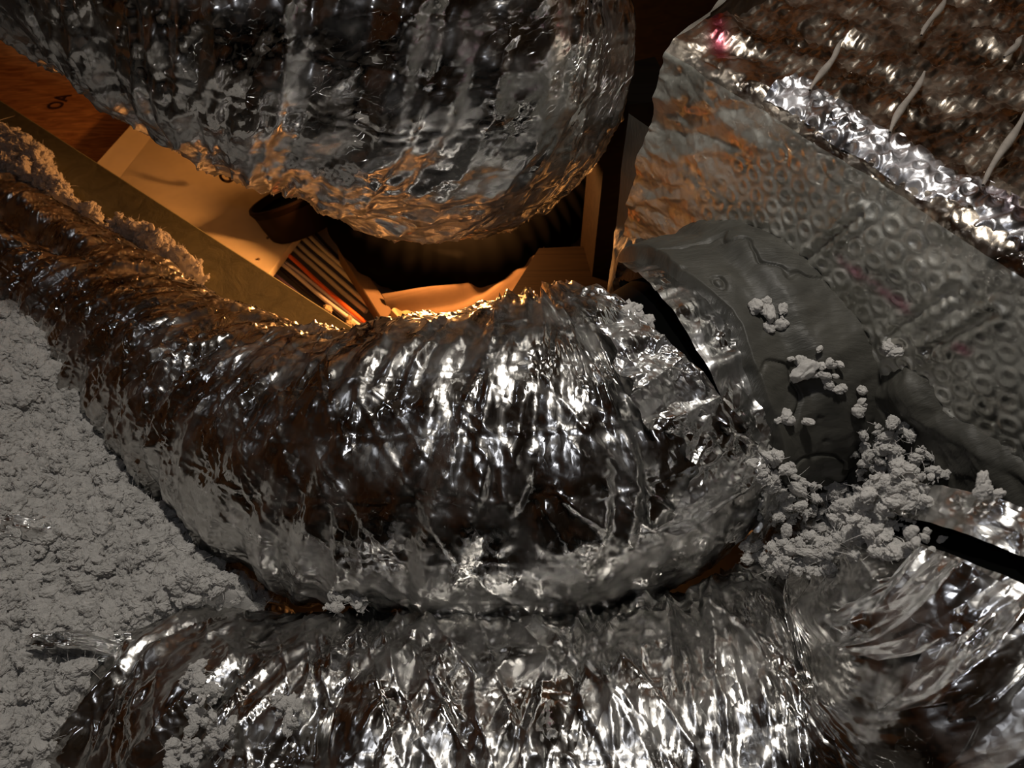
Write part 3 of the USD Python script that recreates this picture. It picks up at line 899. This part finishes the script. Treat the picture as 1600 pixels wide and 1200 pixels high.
for k, (px, py, lab) in enumerate(((513, 484, "cream fluffy crumb resting on the cables, upper one"), (545, 503, "cream fluffy crumb resting on the cables, lower one"))):
    obj("insulation_clump", clump_cloud(on_z(px, py, zc + .012), (RGT * .010, UPV * .010, NRM * .004), 5, .0075, 950 + k), "cream_paper", smooth=True, label=lab, cat="insulation", group="crumbs on the cables")

obj("cavity_board", slab([(380, 300), (380, 470), (560, 600), (760, 600), (900, 520), (900, 300)], -.17), "dirty_drywall", label="dim board under the cables at the bottom of the gap", cat="board")
# strut, sheets and cards at the right of the gap
obj("wood_strut", beam_between(on_z(536, 385, -.05), on_z(648, 560, -.09), .030, .05, drop=.025), "tan_cloth", label="narrow tan wooden strut at the right end of the cables", cat="strut")
n1, n2 = 90, 50
A1 = np.array([on_z(598, 462, -.06), on_z(700, 455, -.05), on_z(780, 425, -.04), on_z(850, 380, -.02)])
B1 = np.array([on_z(615, 505, -.10), on_z(690, 506, -.10), on_z(765, 485, -.09), on_z(850, 440, -.06)])
tq = np.linspace(0, 3, n1)
ca, cbv = CubicSpline(range(4), A1)(tq), CubicSpline(range(4), B1)(tq)
w = np.linspace(-.12, 1, n2)
SH = ca[:, None] + (cbv - ca)[:, None] * w[None, :, None]
SH[..., 2] += .006 * np.sin(w * 7 + tq[:, None] * 2.2) + .01 * np.sin(tq[:, None] * 3)
th_ = np.concatenate([SH.reshape(-1, 3), SH.reshape(-1, 3) - [0, .002, .002]])
g = grid_faces(n1, n2)
obj("draped_cloth", (th_, np.vstack([g, g[:, ::-1] + n1 * n2])), "tan_cloth", smooth=True, label="tan cloth draped in soft folds at the right of the lit gap", cat="cloth")
obj("cardboard_piece", slab([(655, 505), (768, 474), (764, 520), (690, 560), (640, 560)], -.115, .01), "orange_card", label="flat orange cardboard piece below the tan cloth", cat="cardboard")
obj("cardboard_piece", slab([(768, 470), (800, 455), (800, 520), (764, 530)], -.11, .012), "cream_paper", label="small cream cardboard end right of the orange piece", cat="cardboard")
n = 60
u, v2 = np.meshgrid(np.linspace(-1, 1, n), np.linspace(-1, 1, n), indexing="ij")
pc = on_z(640, 512, -.10)
V = pc + (u * .045)[..., None] * np.array([.8, -.5, 0]) + (v2 * .025)[..., None] * np.array([.4, .8, 0]) + (.02 * facets(u, v2, .7, .6, 71) + .02)[..., None] * np.array([0, 0, 1.0])
obj("paper_scrap", (V.reshape(-1, 3), grid_faces(n, n)), "cream_paper", smooth=30, label="crumpled cream paper scrap under the cloth corner", cat="paper")
obj("pink_board", beam_between(on_z(558, 517, -.08), on_z(625, 560, -.08), .02, .03), "pink_board", label="dull pink board end just above the middle duct", cat="board")
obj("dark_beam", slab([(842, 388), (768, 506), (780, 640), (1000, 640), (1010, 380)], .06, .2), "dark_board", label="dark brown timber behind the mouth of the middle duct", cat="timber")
q0, q1 = on_z(850, 300, .0), on_z(1150, 330, .0)
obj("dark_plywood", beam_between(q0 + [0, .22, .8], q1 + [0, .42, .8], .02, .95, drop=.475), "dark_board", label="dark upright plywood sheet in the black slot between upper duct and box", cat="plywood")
pg = Polygon([on_z(x, y, .06)[:2] for x, y in ((908, 372), (985, 350), (1010, 420), (925, 432))])
m = trimesh.creation.extrude_polygon(pg, .70, engine="earcut"); m.apply_translation([0, 0, -.27])
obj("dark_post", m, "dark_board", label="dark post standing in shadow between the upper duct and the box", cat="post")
